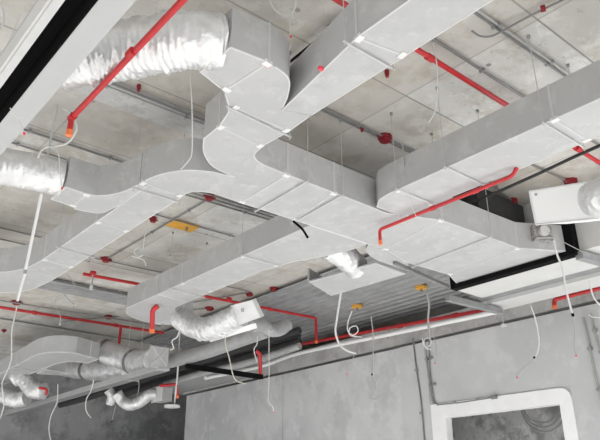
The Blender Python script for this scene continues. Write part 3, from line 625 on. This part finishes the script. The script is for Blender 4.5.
cable('white wire at the right edge with a black end', [(589, 315), (593, 317), (600, 317), (606, 315)], d=5.6, r=.007, tip=None)
cable('white cable sagging down the wall above the window, black at its end', [(531, 306), (535, 318), (538, 332), (539, 343), (537, 353), (534.5, 357)], d=6.3, r=.011, tip='black')
cable('thin wire with a red connector just above the window frame', [(534.5, 357), (528, 364), (521, 370), (517, 374), (517, 377)], d=6.3, r=.004, m='cable_grey', tip='redtip')
cable('white cable swaying at the lower left edge', [(17, 306), (12, 330), (11.5, 345), (11, 361), (4, 378), (2, 386), (4, 404), (0, 419)], d=7.5, r=.0115)
cable('long grey-white cable dangling left of the crumpled hose', [(58, 384), (57, 402), (51, 416), (49, 430), (52, 446)], d=9.0, r=.0115)
cable('white cable hanging below the lower banded hose', [(94, 379), (91, 391), (86.5, 399), (86, 410), (91, 418)], d=9.0, r=.0115)
cable('thin wire with a dark end hanging below the U-shaped hose', [(116, 405), (114, 412), (112, 421)], d=9.5, r=.009, m='cable_grey', tip='black')
cable('thin grey wire hanging at the dark opening', [(138, 378), (139, 386), (137, 398)], d=9.5, r=.009, m='cable_grey')
cable('beige cable drooping from the tilted plenum', [(225, 331), (225.5, 345), (229, 357), (233, 375), (237, 381), (246, 384)], d=7.0, r=.010, m='cable_beige')
cable('straight thin cable with a red connector before the grey wall', [(269, 330), (269, 350), (269, 380), (268, 401), (272, 406), (274, 412)], d=7.6, r=.008, tip='redtip')
cable('short white cable by the red drop above the wall', [(257.5, 336), (257, 344), (254, 350), (257, 362)], d=8.2, r=.012)
cable('zigzag white cable hooking down beside the linear diffuser', [(180, 329), (177, 337), (172, 341), (173.5, 348), (170, 350)], d=7.6, r=.014)
cable('grey cable snaking below the branch duct, ending in a white connector', [(67, 274), (71, 280), (75, 285), (71, 290), (63.5, 292), (68, 299), (75, 305)], d=7.2, r=.009, m='cable_grey', tip='clip')
cable('short grey wire with a white connector above the dusty duct', [(57, 296), (55, 303), (58, 312), (60.5, 316), (60, 324)], d=7.6, r=.008, m='cable_grey', tip='clip')
cable('coiled pale cable between branch duct and lower branch duct', [(147, 222), (144, 240), (143, 249), (138, 248), (134, 252), (138, 256), (143, 255), (138, 257.5), (132, 256.5), (138, 258), (144, 260.5), (146, 266)], d=6.2, r=.008)
cable('white cable curve at the top left corner', [(-6, 0), (1, 6), (3.5, 16), (2, 26), (-5, 33)], d=3.4, r=.010)
cable('thin white rod-like cable slanting at the top left corner', [(20, 14), (12, 34), (3, 56)], d=3.4, r=.006)
cable('hanging wire between slab and S-shaped elbow', [(190, 74), (192, 110), (192, 150), (189, 160), (180, 170)], d=3.7, r=.006)
cable('white cable falling from the damper motor', [(548, 232), (560, 240), (575, 248), (592, 256)], d=4.7, r=.005, m='cable_grey')
cable('thin cable hanging from the slab above the closed duct end', [(398, 138), (402, 145), (404, 157), (405, 172)], d=4.6, r=.007, m='cable_grey')
cable('thin white wire dangling from the closed duct end onto the trunk', [(404, 189), (410, 196), (412, 206), (416, 216), (426, 233)], d=3.6, r=.003)
cable('black cord bundle pinched between the trunk and the lower branch', [(293, 221), (299, 226), (303, 230), (308, 238)], d=3.62, r=.012, m='black', tip=None)
# wall cables next to the window
def wcable(label, pts, r, m): 
    w = [P(px, py, x=W-.02-r) for px, py in pts]; t = T('wall_cable', label, 'cable', w[0], 'cables fixed on the right wall')
    t.part('cable', tube(BM(), cr(w, 5), r, 8), m)
    for k in (.3, .7):
        p = w[0].lerp(w[-1], k); t.part('clip', obox(BM(), P(pts[0][0]+(pts[-1][0]-pts[0][0])*k, pts[0][1]+(pts[-1][1]-pts[0][1])*k, x=W-.02-r), (r+.004, 0, 0), (0, r+.012, 0), (0, 0, .015)), 'steel', smooth=0)
wcable('dark cable fixed down the wall left of the window, leftmost', [(413, 338), (416, 365), (421, 400), (425, 445)], .011, 'conduit')
wcable('grey cable fixed down the wall left of the window, middle one', [(424, 340), (427, 365), (431, 395), (433, 404)], .011, 'conduit_light')
wcable('dark wire reaching the window corner from above', [(429, 338), (430, 370), (434, 400), (437, 404)], .008, 'conduit')
wcable('thin dark cable lying along the top of the window frame', [(437, 405), (460, 402.5), (480, 399.5), (495, 397)], .009, 'conduit')
wcable('grey cable fixed down the wall at the right edge', [(583, 318), (588, 340), (594, 370), (606, 420)], .012, 'conduit_light')
wcable('second pale cable down the wall at the right edge', [(590, 314), (596, 338), (606, 368)], .012, 'conduit_light')
p = P(494, 397, x=W-.05); single('terminal_clip', obox(BM(), p, (.02, 0, 0), (0, .035, 0), (0, 0, .022)), 'conduit', p, 'small dark terminal clip on top of the window frame', 'clip')
# pole, lamp rod
d0 = depth(P(57, 105, z=H)); t = T('hanging_pole', 'long slim pole hanging at left, grey above and white below', 'pole', D(57, 104, d0))
t.part('upper_rod', tube(BM(), [D(57, 104, d0), D(48, 155, d0), D(41, 196, d0)], .0075, 10), 'wire', label='grey upper rod')
t.part('lower_tube', tube(BM(), [D(41.5, 194, d0), D(33, 234, d0), D(25.5, 270, d0)], .011, 12), 'clip', label='white lower tube')
t.part('end_tube', tube(BM(), [D(25, 273, d0), D(21, 287, d0), D(17.5, 301, d0)], .0095, 12), 'clip', label='white end tube')
t.part('joint_sleeve', tube(BM(), [D(25.6, 269.5, d0), D(24.9, 273.5, d0)], .0115, 10), 'conduit')
t = T('pendant_lamp', 'thin rod with a flat white disc at its end, by the wall corner', 'lamp', D(179, 340, 9.4))
t.part('rod', tube(BM(), [D(180.5, 318, 9.4), D(177.5, 375, 9.4), D(174.5, 404, 9.4)], .012, 8), 'wire')
p = D(172, 407.5, 9.4); t.part('disc', tube(BM(), [p, p+Vector((0, 0, .03))], .11, 20), 'clip')
# tiny pieces of masonry in the dark next room seen through the window
t = T('cable_loop', 'coil of cable hanging in the dark room behind the window', 'cable', (7.6, 4.5, 2.6))
bm = BM()
for k in range(3): tube(bm, [(7.6+.02*k, 4.50+(.30+.04*k)*math.cos(a)*.8, 2.72+(.22+.05*k)*math.sin(a)) for a in [math.pi+i*math.pi/14 for i in range(15)]], .010, 6)
t.part('loop', bm, 'cable_grey')
single('plaster_patch', box(BM(), (7.97, 3.95, 0), (7.998, 4.40, 2.62)), 'pier', (7.98, 4.2, 0), 'pale torn plaster patch on the wall behind the window', 'plaster patch')
# ---------------------------------------------------------------- light
w = bpy.data.worlds.new('sky'); S.world = w; w.use_nodes = True
bg = w.node_tree.nodes['Background']; bg.inputs[0].default_value = (.93, .97, 1.0, 1); bg.inputs[1].default_value = 1.25
sd = bpy.data.lights.new('sun', 'SUN'); sd.energy = 40; sd.angle = math.radians(3); sd.color = (1, .99, .98)
so = bpy.data.objects.new('sun', sd); COL.objects.link(so)
so.rotation_euler = Vector((.55, .83, -.235)).to_track_quat('-Z', 'Y').to_euler(); so.location = (-8, -10, 8)
S.view_settings.view_transform = 'Standard'; S.view_settings.look = 'None'; S.view_settings.gamma = 1
S.view_settings.exposure = -0.95
S.cycles.use_denoising = True
S.cycles.max_bounces = 8; S.cycles.diffuse_bounces = 5
